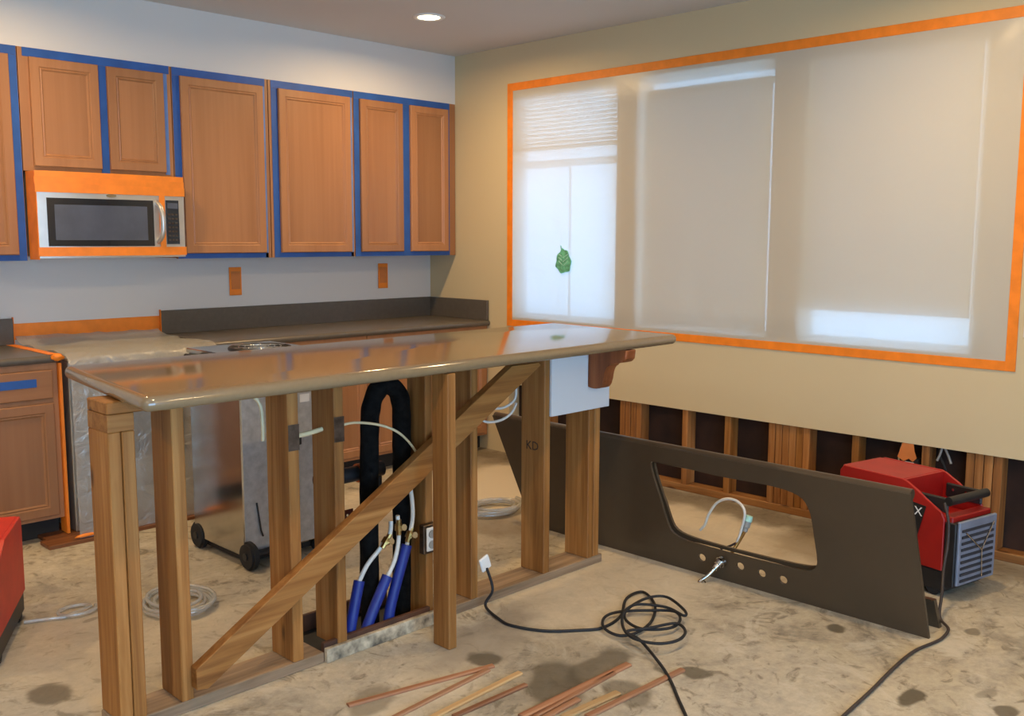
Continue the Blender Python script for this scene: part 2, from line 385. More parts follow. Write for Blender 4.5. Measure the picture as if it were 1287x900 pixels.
# windows
for i, (a, b) in enumerate(WIN):
    fr = .038
    bm = B((.062, a, WZ0), (.105, a+fr, WZ1), .004)
    B((.062, b-fr, WZ0), (.105, b, WZ1), .004, bm=bm); B((.062, a+fr, WZ0), (.105, b-fr, WZ0+fr), .004, bm=bm); B((.062, a+fr, WZ1-fr), (.105, b-fr, WZ1), .004, bm=bm)
    win = struct('window_%d' % (i+1), bm, 'vinyl')
    if i: obj('pane', B((.082, a+fr, WZ0+fr), (.086, b-fr, WZ1-fr)), 'window_glass', win); obj('window_sill', B((-.0, a+.002, WZ0), (.062, b-.002, WZ0+.012), .003), 'vinyl', win); continue
    obj('muntin', B((.078, (a+b)/2-.011, WZ0+fr), (.0815, (a+b)/2+.011, 1.965)), 'vinyl', win)
    obj('meeting_rail', B((.060, a+fr, 1.965), (.100, b-fr, 2.012), .004), 'vinyl', win)
    obj('pane', B((.082, a+fr, WZ0+fr), (.086, b-fr, 1.965)), 'window_glass', win)
    obj('pane', B((.082, a+fr, 2.012), (.086, b-fr, WZ1-fr)), 'window_glass', win)
    obj('window_sill', B((-.0, a+.002, WZ0), (.062, b-.002, WZ0+.012), .003), 'vinyl', win)

# ceiling downlights
def downlight(x, y, label):
    t = thing('recessed_ceiling_light', label, 'ceiling light', (x, y, ZC), group='recessed ceiling lights')
    bm = bmesh.new(); prof = [(.095, -.004), (.085, -.010), (.066, -.006), (.064, -.001)]
    rings = [[bm.verts.new((x+r*math.cos(k*math.pi/16), y+r*math.sin(k*math.pi/16), ZC+z)) for k in range(32)] for r, z in [(.095, -.0005)]+prof]
    for p, q in zip(rings, rings[1:]):
        for k in range(32): bm.faces.new((p[k], p[(k+1) % 32], q[(k+1) % 32], q[k]))
    obj('trim_ring', bm, 'white_plastic', t, smooth=60)
    obj('lens', cyl((x, y, ZC-.003), .064, .003, seg=32), 'lamp_lens', t)
    L = bpy.data.lights.new('downlight', 'AREA'); L.shape = 'DISK'; L.size = .13; L.energy = LAMP_W; L.color = LAMP_COL; L.spread = R(170)
    o = bpy.data.objects.new('downlight', L); COL.objects.link(o); o.parent = t; o.location = (0, 0, -.012)
downlight(-.941, -1.102, 'lit round recessed ceiling light with white trim near the cabinets')
for x, y in [(-3.2, -1.1), (-5.4, -1.1), (-.94, -3.9), (-3.2, -3.9), (-5.4, -3.9), (-2.0, -6.6), (-5.4, -6.6)]:
    downlight(x, y, 'recessed ceiling light elsewhere in the room, away from the cabinet corner')

# ------------------------------------------------------------------ cabinets
def door(x0, x1, z0, z1, y, parent, mat='maple_z', name='door', st=.05, proud=.020):
    "framed door with a beaded recessed panel, front face at y"
    loops = [(0, proud), (0, .004), (.004, 0), (st-.006, 0), (st, .005), (st+.006, .003), (st+.014, .010)]
    bm = bmesh.new(); rs = []
    for ins, dy in loops:
        rs.append([bm.verts.new(p) for p in ((x0+ins, y+dy, z0+ins), (x1-ins, y+dy, z0+ins), (x1-ins, y+dy, z1-ins), (x0+ins, y+dy, z1-ins))])
    for p, q in zip(rs, rs[1:]):
        for k in range(4): bm.faces.new((p[k], p[(k+1) % 4], q[(k+1) % 4], q[k]))
    bm.faces.new(rs[0][::-1])
    d = obj(name, bm, mat, parent)
    i = loops[-1][0]
    obj('panel', B((x0+i-.001, y+.010, z0+i-.001), (x1-i+.001, y+.015, z1-i+.001)), 'maple_z', d)
    return d
def tape_rect(parent, x0, x1, z0, z1, y, mat='blue_tape', name='masking_tape'):
    return obj(name, B((x0, y-.0012, z0), (x1, y+.0005, z1)), mat, parent)
DY = CABY-.020
def upper(x0, x1, z0, label, doors, tapes, z1=CABTOP):
    t = thing('wall_cabinet', label, 'cabinet', ((x0+x1)/2, CABY/2, z0))
    obj('body', B((x0, CABY+.002, z0+.004), (x1, -.002, z1-.001)), 'maple_z', t)
    obj('face_frame', B((x0, CABY, z0), (x1, CABY+.016, z1)), 'maple_z', t)
    for a, b, c, d in doors: door(a, b, c, d, DY, t)
    for a, b, c, d, *m in tapes: tape_rect(t, a, b, c, d, CABY-.0008, *m)
    return t
TT = 2.397; TB = 1.408
upper(-3.55, -2.942, CABBOT, 'tall wooden wall cabinet edged in blue tape, left of the microwave', [(-3.50, -2.985, TB, TT)],
      [(-3.55, -2.944, TT+.001, CABTOP), (-2.984, -2.944, CABBOT, TT), (-3.55, -2.984, CABBOT, TB-.001)])
upper(-2.938, -2.136, 1.832, 'short two-door wooden wall cabinet edged in blue tape above the microwave', [(-2.888, -2.543, 1.857, TT), (-2.497, -2.185, 1.857, TT)],
      [(-2.915, -2.145, TT+.001, CABTOP), (-2.542, -2.498, 1.834, TT), (-2.184, -2.158, 1.846, TT, 'blue_tape_pale')])
upper(-2.132, -1.523, CABBOT, 'wide single-door wall cabinet edged in blue tape, right beside the microwave', [(-2.085, -1.563, TB, TT)],
      [(-2.128, -1.542, TT+.001, CABTOP), (-2.128, -2.086, CABBOT, TT), (-1.562, -1.544, CABBOT, TT, 'blue_tape_pale'), (-2.086, -1.544, CABBOT, TB-.001)])
upper(-1.518, -.896, CABBOT, 'wide single-door wall cabinet edged in blue tape, second from the microwave', [(-1.456, -.926, TB, TT)],
      [(-1.500, -.898, TT+.001, CABTOP), (-1.500, -1.457, CABBOT, TT), (-.925, -.905, CABBOT, TT, 'blue_tape_pale'), (-1.457, -.905, CABBOT, TB-.001)])
upper(-.892, -.006, CABBOT, 'two-door wall cabinet edged in blue tape, against the window wall corner', [(-.848, -.493, TB, TT), (-.426, -.082, TB, TT)],
      [(-.890, -.06, TT+.001, CABTOP), (-.890, -.849, CABBOT, TT), (-.492, -.427, CABBOT, TT), (-.081, -.062, CABBOT, TT), (-.849, -.492, CABBOT, TB-.001), (-.427, -.081, CABBOT, TB-.001)])

# microwave
def bulged(x0, x1, y0, y1, z0, z1, amp, n=14, xa=-2.93, xb=-2.15):
    "box whose front (y0) bows outward across the microwave's width"
    bm = bmesh.new(); rows = []
    for k in range(n+1):
        x = x0+(x1-x0)*k/n; u = (x-xa)/(xb-xa); d = amp*(1-(2*u-1)**2)
        rows.append([bm.verts.new(p) for p in ((x, y0-d, z0), (x, y1-d*.9, z0), (x, y1-d*.9, z1), (x, y0-d, z1))])
    for a, b in zip(rows, rows[1:]):
        for k in range(4): bm.faces.new((a[k], b[k], b[(k+1) % 4], a[(k+1) % 4]))
    bm.faces.new(rows[0]); bm.faces.new(rows[-1][::-1]); return bm
mw = thing('microwave', 'over-range microwave masked with orange tape, black glass door and silver frame', 'microwave', (-2.54, -.2, 1.39))
obj('body', B((-2.928, -.395, 1.398), (-2.148, -.012, 1.828), .004), 'silver_face', mw)
obj('front_frame', bulged(-2.928, -2.150, -.418, -.398, 1.392, 1.822, .022), 'silver_face', mw, smooth=30)
dg = obj('door_glass', bulged(-2.885, -2.335, -.421, -.412, 1.452, 1.695, .0225), 'micro_glass', mw, smooth=30)
obj('window', bulged(-2.850, -2.372, -.4225, -.416, 1.483, 1.662, .0226), 'micro_window', dg, smooth=30)
cp = obj('control_panel', bulged(-2.262, -2.185, -.4215, -.412, 1.462, 1.700, .0225), 'micro_glass', mw, smooth=30)
for r in range(7):
    for c in range(3):
        obj('button', B((-2.252+c*.021, -.4345+c*.0028, 1.480+r*.023), (-2.238+c*.021, -.427+c*.0028, 1.490+r*.023)), 'steel_dark', cp)
obj('display', B((-2.254, -.4335, 1.655), (-2.194, -.426, 1.685)), 'micro_window', cp)
hp = spline([(-2.312, -.424, 1.470), (-2.303, -.462, 1.505), (-2.300, -.472, 1.575), (-2.303, -.462, 1.650), (-2.312, -.424, 1.690)], 6)
obj('handle', T(hp, .013, 10), 'silver_face', mw, smooth=60)
badge = cyl((-2.565, -.443, 1.713), .016, .006, 'y', 20); bmesh.ops.scale(badge, vec=(1.7, 1, .55), space=Matrix.Translation((2.565, .443, -1.713)), verts=badge.verts)
obj('badge', badge, 'chrome', mw)
def mtape(n, *a): obj('masking_tape', bulged(*a[:-1], a[-1]), 'orange_tape', mw, smooth=30)
mtape(0, -2.936, -2.146, -.4225, -.419, 1.722, 1.768, .0228); mtape(0, -2.938, -2.148, -.4215, -.4185, 1.764, 1.800, .0224)
mtape(0, -2.935, -2.150, -.4205, -.418, 1.796, 1.828, .0222); mtape(0, -2.935, -2.145, -.4225, -.419, 1.402, 1.447, .0228)
mtape(0, -2.300, -2.268, -.4232, -.4195, 1.447, 1.722, .0226)
obj('masking_tape', B((-2.9325, -.419, 1.385), (-2.9285, -.293, 1.828)), 'orange_tape', mw)
obj('masking_tape', B((-2.93, -.40, 1.3945), (-2.50, -.30, 1.3975)), 'orange_tape', mw)

# ------------------------------------------------------------------ base cabinets and counters
CZ = .925; CT = .038; CF = -.645
def nose(yf, zt, th, yb=-.001, rad=.019):
    pts = [(yb, zt-th), (yf+rad, zt-th)]
    for k in range(1, 8): a = -math.pi/2-math.pi*k/8; pts.append((yf+rad+rad*math.cos(a), zt-th/2+th/2*math.sin(a)))
    return pts+[(yf+rad, zt), (yb, zt)]
def counter(label, x0, x1, sx0, side=False):
    t = thing('countertop', label, 'countertop', ((x0+x1)/2, -.32, CZ-CT))
    obj('worktop', prism(nose(CF, CZ, CT), x0, x1, 'x'), 'solid_dark', t, smooth=40)
    obj('backsplash', B((sx0, -.021, CZ), (x1, -.001, 1.066), .002), 'solid_dark', t)
    if side: obj('side_splash', B((x1-.020, CF+.012, CZ), (x1, -.0215, 1.066), .002), 'solid_dark', t)
    return t
counter('dark grey countertop with tall backsplash running into the corner under the wall cabinets', -2.118, -.003, -2.118, True)
counter('short dark grey countertop left of the range with orange tape on its end', -3.62, -2.944, -3.62)
def base(x0, x1, label, split, drawer=True):
    t = thing('base_cabinet', label, 'cabinet', ((x0+x1)/2, -.3, 0))
    obj('body', B((x0, -.600, .105), (x1, -.002, CZ-CT-.001)), 'maple_z', t)
    obj('face_frame', B((x0, -.616, .105), (x1, -.600, CZ-CT-.001)), 'maple_z', t)
    obj('toe_kick', B((x0+.005, -.545, 0), (x1-.005, -.53, .105)), 'toe_black', t)
    zt = CZ-CT-.02
    n = len(split)-1
    for a, b in zip(split, split[1:]):
        if drawer:
            d = obj('drawer', B((a+.012, -.636, zt-.155), (b-.012, -.6165, zt-.012), .006, 2), 'maple_x', t)
            door(a+.012, b-.012, .125, zt-.178, -.636, t)
        else: door(a+.012, b-.012, .125, zt-.012, -.636, t)
    return t
lb = base(-3.62, -2.950, 'wooden base cabinet with drawer and door, left of the wrapped range', [-3.61, -2.965])
tape_rect(lb, -3.30, -3.055, .775, .815, -.6372)
base(-2.10, -1.06, 'wooden base cabinet beside the wrapped range under the dark countertop', [-2.09, -1.58, -1.07])
base(-1.055, -.005, 'wooden base cabinet under the dark countertop in the wall corner', [-1.045, -.53, -.02], False)

# outlets under tape
def taped_outlet(x, z, label):
    t = thing('outlet_cover', label, 'outlet', (x, 0, z-.088))
    obj('cover_plate', B((x-.036, -.006, z-.06), (x+.036, -.0005, z+.06), .002), 'white_plastic', t)
    obj('masking_tape', B((x-.042, -.009, z-.088), (x+.042, -.0065, z+.088)), 'orange_tape', t)
    obj('tape_strip', B((x-.030, -.0105, z-.050), (x+.034, -.0091, z+.062)), 'orange_paper', t)
taped_outlet(-1.616, 1.226, 'wall outlet covered with orange tape below the second wall cabinet from the microwave')
taped_outlet(-.450, 1.231, 'wall outlet covered with orange tape below the corner wall cabinet')

# range wrapped in plastic
rg = thing('kitchen_range', 'steel kitchen range hidden under plastic sheeting between the two countertops', 'range', (-2.53, -.34, 0))
obj('body', B((-2.905, -.64, .02), (-2.150, -.03, .885), .004), 'range_steel', rg)
obj('cooktop', B((-2.908, -.65, .885), (-2.147, -.03, .902), .004), 'range_steel', rg)
obj('oven_door', B((-2.895, -.665, .22), (-2.160, -.641, .76), .006), 'range_steel', rg)
obj('oven_window', B((-2.75, -.668, .36), (-2.31, -.6655, .62)), 'micro_glass', rg)
obj('handle', T([(-2.83, -.69, .715), (-2.23, -.69, .715)], .010), 'steel', rg)
obj('drawer', B((-2.895, -.662, .06), (-2.160, -.641, .20), .006), 'range_steel', rg)
for k in range(5): obj('knob', cyl((-2.80+k*.135, -.655, .83), .022, .03, 'y', 16, .003), 'black_plastic', rg)
bm = bmesh.new(); nx, rows = 40, []
prof = [(-.024, .955), (-.06, .935), (-.2, .925), (-.35, .922), (-.5, .925), (-.62, .928), (-.69, .922), (-.722, .90), (-.733, .85)] + [(-.735-.002*k, .80-.0866*k) for k in range(10)]
prof = [tuple(v)[1:] for v in spline([(0, a, b) for a, b in prof], 3)]
for j, (y, z) in enumerate(prof):
    row = []
    for i in range(nx+1):
        x = -2.937+.795*i/nx
        n1 = noise.noise((x*7, y*9, z*3.5)); n2 = noise.noise((x*18+5, y*16, z*7))
        if z > .89 and y > -.69: row.append(bm.verts.new((x, y, z+.012*n1+.006*n2+.008)))
        else: row.append(bm.verts.new((x, y-.014*abs(n1)-.006*n2*1.0-.012, max(.021, z))))
    rows.append(row)
for a, b in zip(rows, rows[1:]):
    for i in range(nx): bm.faces.new((a[i], a[i+1], b[i+1], b[i]))
obj('plastic_cover', bm, 'cover_plastic', smooth=180, label='crumpled clear plastic sheeting draped over the range down to the floor', category='plastic sheet')
# tape round the range bay
def tape_obj(bm, label): return obj('orange_tape_strip', bm, 'orange_tape', label=label, category='tape')
tape_obj(B((-2.940, -.0035, .950), (-2.122, -.0008, 1.036)), 'wide orange tape strip on the back wall behind the wrapped range')
tape_obj(B((-2.1215, -.0225, .93), (-2.1186, -.0008, 1.072)), 'short upright orange tape on the end of the long backsplash')
tape_obj(B((-2.9436, -.0225, .93), (-2.9405, -.0008, 1.072)), 'short upright orange tape on the end of the short backsplash')
bm = B((-2.985, -.61, CZ+.0005), (-2.942, -.025, CZ+.003)); B((-2.9436, -.63, CZ-.03), (-2.9405, -.025, CZ+.003), bm=bm)
tape_obj(bm, 'orange tape along the end edge of the short countertop')
bm = bmesh.new(); bmesh.ops.create_icosphere(bm, subdivisions=3, radius=1)
for v in bm.verts:
    n_ = 1+.45*noise.noise(v.co*2.6); v.co = Vector((-2.957+v.co.x*.028*n_, -.656+v.co.y*.012*n_, CZ-.010+v.co.z*.018*n_))
obj('orange_tape_wad', bm, 'orange_tape', smooth=180, label='crumpled wad of orange tape at the front corner of the short countertop', category='tape')
bm = B((-2.9485, -.640, .022), (-2.9455, -.560, CZ-CT-.002)); B((-2.9455, -.6425, .022), (-2.936, -.640, CZ-CT-.002), bm=bm)
tape_obj(bm, 'long upright orange tape sealing plastic to the base cabinet side')
bm = bmesh.new(); bmesh.ops.create_icosphere(bm, subdivisions=2, radius=1)
for v in bm.verts: v.co = Vector((-2.905+v.co.x*.06, -.765+v.co.y*.012, .0295+max(-.2, v.co.z)*.012*(1+.5*noise.noise(v.co*3))))
obj('orange_tape_wad', bm, 'orange_tape', smooth=180, label='flattened orange tape holding the plastic down on the floorboards', category='tape')
# leftover wood floor under the range
fl = thing('wood_floor_remnant', 'leftover brown wood floorboards under the wrapped range', 'floorboards', (-2.55, -.4, 0))
for k in range(6):
    y0 = -.785+k*.125
    obj('plank', B((-3.09+(.03 if k % 2 else 0) + (0.0 if k < 2 else .148), y0, .0), (-1.98 if k < 2 else -2.106, y0+.123, .019), .002), 'floorboard', fl)

# ------------------------------------------------------------------ island
IY0, IY1 = -2.762, -2.622
isl = thing('island_wall_frame', 'stripped island half-wall of bare pine studs with a diagonal brace', 'stud wall', (-2.45, -2.69, 0))
PZ = .038
obj('sole_plate', B((-3.606, IY0, 0), (-2.872, IY1, PZ), .003), 'greyplank_x', isl)
obj('sole_plate', B((-2.335, IY0, 0), (-1.325, IY1, PZ), .003), 'greyplank_x', isl)
obj('top_plate', B((-3.602, IY0, .985), (-1.33, IY1, 1.022), .003), 'pine_x', isl)
studs = [(-3.602, -3.5635), (-3.5615, -3.523), (-3.407, -3.366), (-2.998, -2.956), (-2.812, -2.772), (-1.728, -1.690), (-1.432, -1.394), (-1.390, -1.352)]
marks = {}
for i, (a, b) in enumerate(studs):
    z0 = PZ; yy0 = IY0-(.004 if i == 1 else 0)
    marks[i] = obj('stud', B((a, yy0, z0), (b, IY1, .985 if i > 1 else .932), .003), 'pine_z', isl)
obj('stud', B((-2.372, IY0+.03, .0), (-2.336, IY1, .985), .003), 'pine_z', isl)
obj('stud', B((-2.160, IY0, PZ), (-2.122, IY1, .985), .003), 'pine_z', isl)
obj('blocking', B((-3.602, IY0, .9325), (-3.522, IY1, .9845), .001), 'pine_x', isl)
# diagonal brace lying on the stud faces
bp = [hit(*p, 1, -2.801) for p in ((247, 842), (248, 868), (262, 866), (680, 459), (677, 448), (644, 448))]
obj('brace', prism([(p.x, max(PZ+.002, min(.984, p.z))) for p in bp], -2.801, IY0-.0005, 'y', bev=.002), 'pine_x', isl)
text('KD', .055, 'ink', frame3((-1.7285, -2.69, .60), (0, -1, 0), (0, 0, 1)), marks[5], 'stamp')
for x, z in ((-2.977, .829), (-2.792, .832)):
    obj('nail_plate', B((x-.021, IY0-.0022, z-.045), (x+.021, IY0-.0002, z+.045)), 'steel_dark', isl)
dw = obj('drywall_panel', B((-1.700, -2.776, .736), (-1.306, IY0-.0005, 1.022), .002), 'white_drywall', isl)
obj('end_panel', B((-1.345, -2.7615, .736), (-1.306, -2.60, 1.022), .002), 'white_drywall', isl)
# corbel under the overhang
cbp = [(-2.777, 1.022), (-2.777, .842), (-2.800, .838), (-2.842, .842), (-2.862, .862), (-2.868, .892), (-2.876, .925), (-2.893, .948), (-2.92, .960), (-2.95, .964), (-2.975, .972), (-2.988, .988), (-2.992, 1.022)]
cb_pts = [(p.y, p.z) for p in spline([(0, a, b) for a, b in cbp[2:-1]], 3)]
obj('corbel', prism([cbp[0], cbp[1]]+cb_pts+[cbp[-1]], -1.462, -1.395, 'x', bev=.003), 'corbel_wood', smooth=40, label='dark wooden scroll corbel under the bar top overhang', category='corbel')
# bar top
def bartop():
    C = [Vector(c) for c in ((-3.500, -2.170), (-3.606, -3.015), (-1.075, -2.990), (-1.02, -2.165))]; Q = []
    for k, c in enumerate(C):
        a_ = (C[k-1]-c).normalized()*.035; b_ = (C[(k+1) % 4]-c).normalized()*.035
        for t in (0, .25, .5, .75, 1): Q.append((c+a_)*(1-t)**2+2*t*(1-t)*c+(c+b_)*t*t)
    rings = []; bm = bmesh.new(); n = 8; h = .0435; pass
    area = sum(Q[i].x*Q[(i+1) % len(Q)].y-Q[(i+1) % len(Q)].x*Q[i].y for i in range(len(Q))); sg = 1 if area > 0 else -1
    nor = []
    for i in range(len(Q)):
        d = Q[(i+1) % len(Q)]-Q[i-1]; d.normalize(); nor.append(Vector((d.y, -d.x))*sg)
    for k in range(n+1):
        a = -math.pi/2+math.pi*k/n
        rings.append([bm.verts.new((q.x+(math.cos(a)-1)*.021*m.x, q.y+(math.cos(a)-1)*.021*m.y, 1.0225+h/2+h/2*math.sin(a))) for q, m in zip(Q, nor)])
    for r0, r1 in zip(rings, rings[1:]):
        for i in range(len(Q)): bm.faces.new((r0[i], r0[(i+1) % len(Q)], r1[(i+1) % len(Q)], r1[i]))
    bm.faces.new(rings[0][::-1]); bm.faces.new(rings[-1]); return bm
obj('bar_top', bartop(), 'bar_surface', smooth=60, label='long glossy taupe bar top resting on the bare stud frame', category='countertop')
# loose prop post
q = obj('support_post', B((-2.492, -3.000, 0), (-2.454, -2.911, 1.0222), .003), 'pine_z', label='single pine post propping the bar top overhang, standing on bare concrete', category='post')
# curb boards at the open trench
cb = thing('trench_curb', 'painted curb board with a dark strip on top at the pipe opening', 'board', (-2.6, -2.76, 0))
obj('painted_board', B((-2.870, -2.776, 0), (-2.338, -2.757, .052), .002), 'painted_curb', cb)
obj('dark_board', B((-2.870, -2.7565, 0), (-2.374, -2.738, .068), .002), 'dark_board', cb)
obj('dark_board', B((-2.870, -2.485, 0), (-2.374, -2.470, .068), .002), 'dark_board', label='dark low board on the far side of the pipe opening', category='board')
bm = B((-2.865, -2.737, 0.0), (-2.374, -2.486, .004), .001)  # flat sheet, its black colour stands in for the dark of the trench
obj('trench_dark_sheet', bm, 'black_rubber', label='flat black sheet standing in for the dark trench hole under the pipes', category='dark sheet')

# ------------------------------------------------------------------ plumbing in the island
def foam(pts, r):
    P = spline(pts, 8); return T(P, [r*(1+.10*noise.noise(p*22)) for p in P], 14)
PYy = -2.640
obj('insulated_pipe', foam([(-2.578, PYy, .005), (-2.577, PYy, .4), (-2.568, PYy, .75), (-2.560, PYy, .86), (-2.530, PYy, .925), (-2.485, PYy, .942), (-2.440, PYy, .920), (-2.416, PYy, .86), (-2.414, PYy, .70), (-2.418, PYy, .35), (-2.425, PYy, .005)], .036),
    'black_foam', smooth=180, label='black foam-wrapped vent pipe bent into an upside-down U', category='pipe')
def line(sl, hose, label, fitting=None):
    t = thing('water_line', label, 'water pipe', (sl[0][0], sl[0][1], .004), group='blue-sleeved water lines')
    obj('sleeve', T(spline(sl, 5), .021, 10), 'blue_sleeve', t, smooth=60)
    obj('hose', T(spline(hose, 6), .0085, 8), 'white_cable', t, smooth=60)
    if fitting:
        p, d = Vector(fitting[0]), Vector(fitting[1]).normalized()
        f = obj('valve', T([p-d*.03, p-d*.012, p-d*.012, p+d*.012, p+d*.012, p+d*.03], [.010, .010, .016, .016, .010, .010], 8), 'brass', t, smooth=40)
        obj('valve_handle', T([p+Vector((0, -.012, 0)), p+Vector((0, -.034, .006))], [.006, .013], 8), 'chrome', f, smooth=40)
yb = -2.712
line([(-2.735, yb, .006), (-2.715, yb, .10), (-2.672, yb+.01, .235)], [(-2.674, yb+.01, .230), (-2.63, yb+.015, .285), (-2.575, yb+.01, .335), (-2.535, yb+.0, .385), (-2.52, yb+.01, .43)], 'blue-sleeved water line nearest the dehumidifier, ending in a bent white hose', ((-2.552, yb, .362), (.5, 0, .6)))
line([(-2.672, yb-.003, .006), (-2.625, yb-.003, .10), (-2.548, yb, .225)], [(-2.549, yb, .222), (-2.512, yb, .28), (-2.492, yb, .36), (-2.496, yb, .45)], 'middle blue-sleeved water line at the foot of the vent pipe', ((-2.494, yb-.004, .405), (0, 0, 1)))
line([(-2.555, yb-.003, .006), (-2.532, yb-.003, .12), (-2.452, yb, .325)], [(-2.453, yb, .322), (-2.435, yb, .37), (-2.422, yb, .43), (-2.420, yb+.006, .50), (-2.424, yb+.02, .58)], 'tallest blue-sleeved water line reaching towards the outlet box', ((-2.438, yb, .362), (.35, 0, .8)))
hz = thing('drain_pipe', 'short black horizontal drain pipe with copper fitting behind the vent pipe', 'pipe', (-2.6, -2.57, .6))
obj('pipe', cyl((-2.60, -2.556, .60), .030, .30, 'x', 18), 'black_plastic', hz, smooth=40)
obj('coupling', cyl((-2.545, -2.556, .60), .037, .05, 'x', 18, .004), 'copper', hz, smooth=40)
obj('tee', T([(-2.47, -2.556, .60), (-2.47, -2.556, .47)], .018, 12), 'black_plastic', hz, smooth=60)
st_ = thing('pipe_strap', 'dark perforated metal strap screwed between the island studs', 'strap', (-2.70, -2.58, .43))
obj('band', B((-2.771, -2.600, .440), (-2.62, -2.596, .480)), 'red_brown', st_)
for k in range(4): obj('rivet', cyl((-2.755+k*.035, -2.602, .452+.008*(k % 2)), .005, .005, 'y', 8), 'chrome', st_)
ob = thing('outlet_box', 'metal outlet box with white receptacle on the island stud', 'outlet', (-2.375, -2.75, .285))
obj('box', B((-2.408, -2.762, .285), (-2.340, -2.7325, .400), .003), 'steel_dark', ob)
obj('receptacle', B((-2.398, -2.770, .296), (-2.352, -2.7622, .390), .003), 'white_plastic', ob)
for z in (.322, .364): obj('socket', cyl((-2.375, -2.772, z), .016, .004, 'y', 16), 'grey_plastic', ob)
def cable(label, pts, r, mat, name='cable', n=8): return obj(name, T(spline(pts, n), r, 8), mat, smooth=60, label=label, category='cable')
cable('cream cable drooping from under the bar top and along the island studs', [(-3.13, -2.60, .985), (-3.05, -2.60, .968), (-3.012, -2.61, .93), (-3.006, -2.615, .86), (-3.004, -2.612, .80)], .007, 'cream_cable')
cable('stiff cream cable bridging two island studs at nail-plate height', [(-2.954, -2.69, .815), (-2.88, -2.69, .818), (-2.814, -2.69, .826)], .009, 'cream_cable')
cable('thin cream cable looping past the vent pipe to the outlet stud', [(-2.770, -2.70, .826), (-2.68, -2.70, .832), (-2.56, -2.70, .806), (-2.47, -2.705, .76), (-2.40, -2.71, .68), (-2.385, -2.72, .60)], .005, 'cream_cable')
cable('white cable hanging in a loop beside the stamped island stud', [(-1.735, -2.61, .95), (-1.737, -2.60, .87), (-1.745, -2.60, .80), (-1.79, -2.58, .765), (-1.85, -2.57, .765)], .006, 'white_cable')
cable('longer white cable sagging behind the stamped island stud', [(-1.735, -2.60, .78), (-1.76, -2.59, .735), (-1.82, -2.58, .71), (-1.90, -2.57, .715), (-1.93, -2.56, .76)], .006, 'white_cable')

# ------------------------------------------------------------------ steel dehumidifier
dh = thing('steel_dehumidifier', 'tall stainless steel dehumidifier on black wheels behind the island frame', 'dehumidifier', (-2.34, -1.47, 0))
dx0, dx1, dy0, dy1, dz0, dz1 = -2.565, -2.12, -1.69, -1.22, .055, .955
obj('cabinet', B((dx0, dy0, dz0), (dx1, dy1, dz1), .006), 'steel', dh)
obj('front_panel', B((dx0+.004, dy0-.004, dz0+.01), (dx1-.004, dy0-.0002, dz1-.01), .001), 'steel_galv', dh)
obj('lid', B((dx0-.006, dy0-.008, dz1), (dx1+.006, dy1+.006, dz1+.022), .004), 'steel', dh)
gr = obj('fan_ring', T([(-2.32+.14*math.cos(k*math.pi/16), -1.46+.14*math.sin(k*math.pi/16), dz1+.024) for k in range(32)], .008, 8, True), 'black_plastic', dh, smooth=60)
obj('fan_disc', cyl((-2.32, -1.46, dz1+.0235), .136, .003, seg=32), 'toe_black', gr)
for k in range(3): obj('guard_ring', T([(-2.32+(.04+.03*k)*math.cos(j*math.pi/12), -1.46+(.04+.03*k)*math.sin(j*math.pi/12), dz1+.028) for j in range(24)], .0035, 6, True), 'steel', gr, smooth=60)
for k in range(6): obj('guard_spoke', T([(-2.32, -1.46, dz1+.029), (-2.32+.138*math.cos(k*math.pi/3), -1.46+.138*math.sin(k*math.pi/3), dz1+.029)], .003, 6), 'steel', gr)
obj('handle', T([(dx0-.005, -1.30, dz1-.02), (dx0-.05, -1.30, dz1-.005), (dx0-.05, -1.55, dz1-.005), (dx0-.005, -1.55, dz1-.02)], .011, 8), 'black_plastic', dh, smooth=40)
for y in (dy0-.022, dy1-.03):
    wv = obj('wheel', cyl((dx0+.012, y, .066), .066, .040, 'x', 28, .010), 'black_rubber', dh, smooth=40)
    obj('hub', cyl((dx0-.0105, y, .066), .018, .008, 'x', 14), 'black_plastic', wv)
obj('axle', T([(dx0+.03, dy0-.022, .066), (dx0+.13, dy0-.022, .066)], .018, 10), 'black_plastic', dh, smooth=40)
obj('caster', cyl((dx1-.05, dy0+.01, .03), .03, .025, 'y', 20, .004), 'black_rubber', dh, smooth=40)
obj('skid', B((dx0+.03, dy0+.03, .02), (dx1-.03, dy1-.03, dz0+.002)), 'toe_black', dh)
for x, z in ((-2.285, .56), (-2.15, .50), (-2.15, .33)):
    obj('latch', B((x-.026, dy0-.016, z-.024), (x+.026, dy0-.0035, z+.024), .003), 'black_plastic', dh)
obj('sticker', B((-2.262, dy0-.0052, .79), (-2.20, dy0-.0038, .865)), 'white_plastic', dh); obj('sticker', B((-2.258, dy0-.0052, .735), (-2.205, dy0-.0038, .772)), 'white_plastic', dh)
obj('sticker_stripe', B((-2.258, dy0-.0056, .782), (-2.21, dy0-.005, .788)), 'ink', dh)
obj('cord_clip', T([(-2.50, dy0-.006, .30), (-2.485, dy0-.012, .17), (-2.475, dy0-.012, .14)], .004, 6), 'black_plastic', dh)

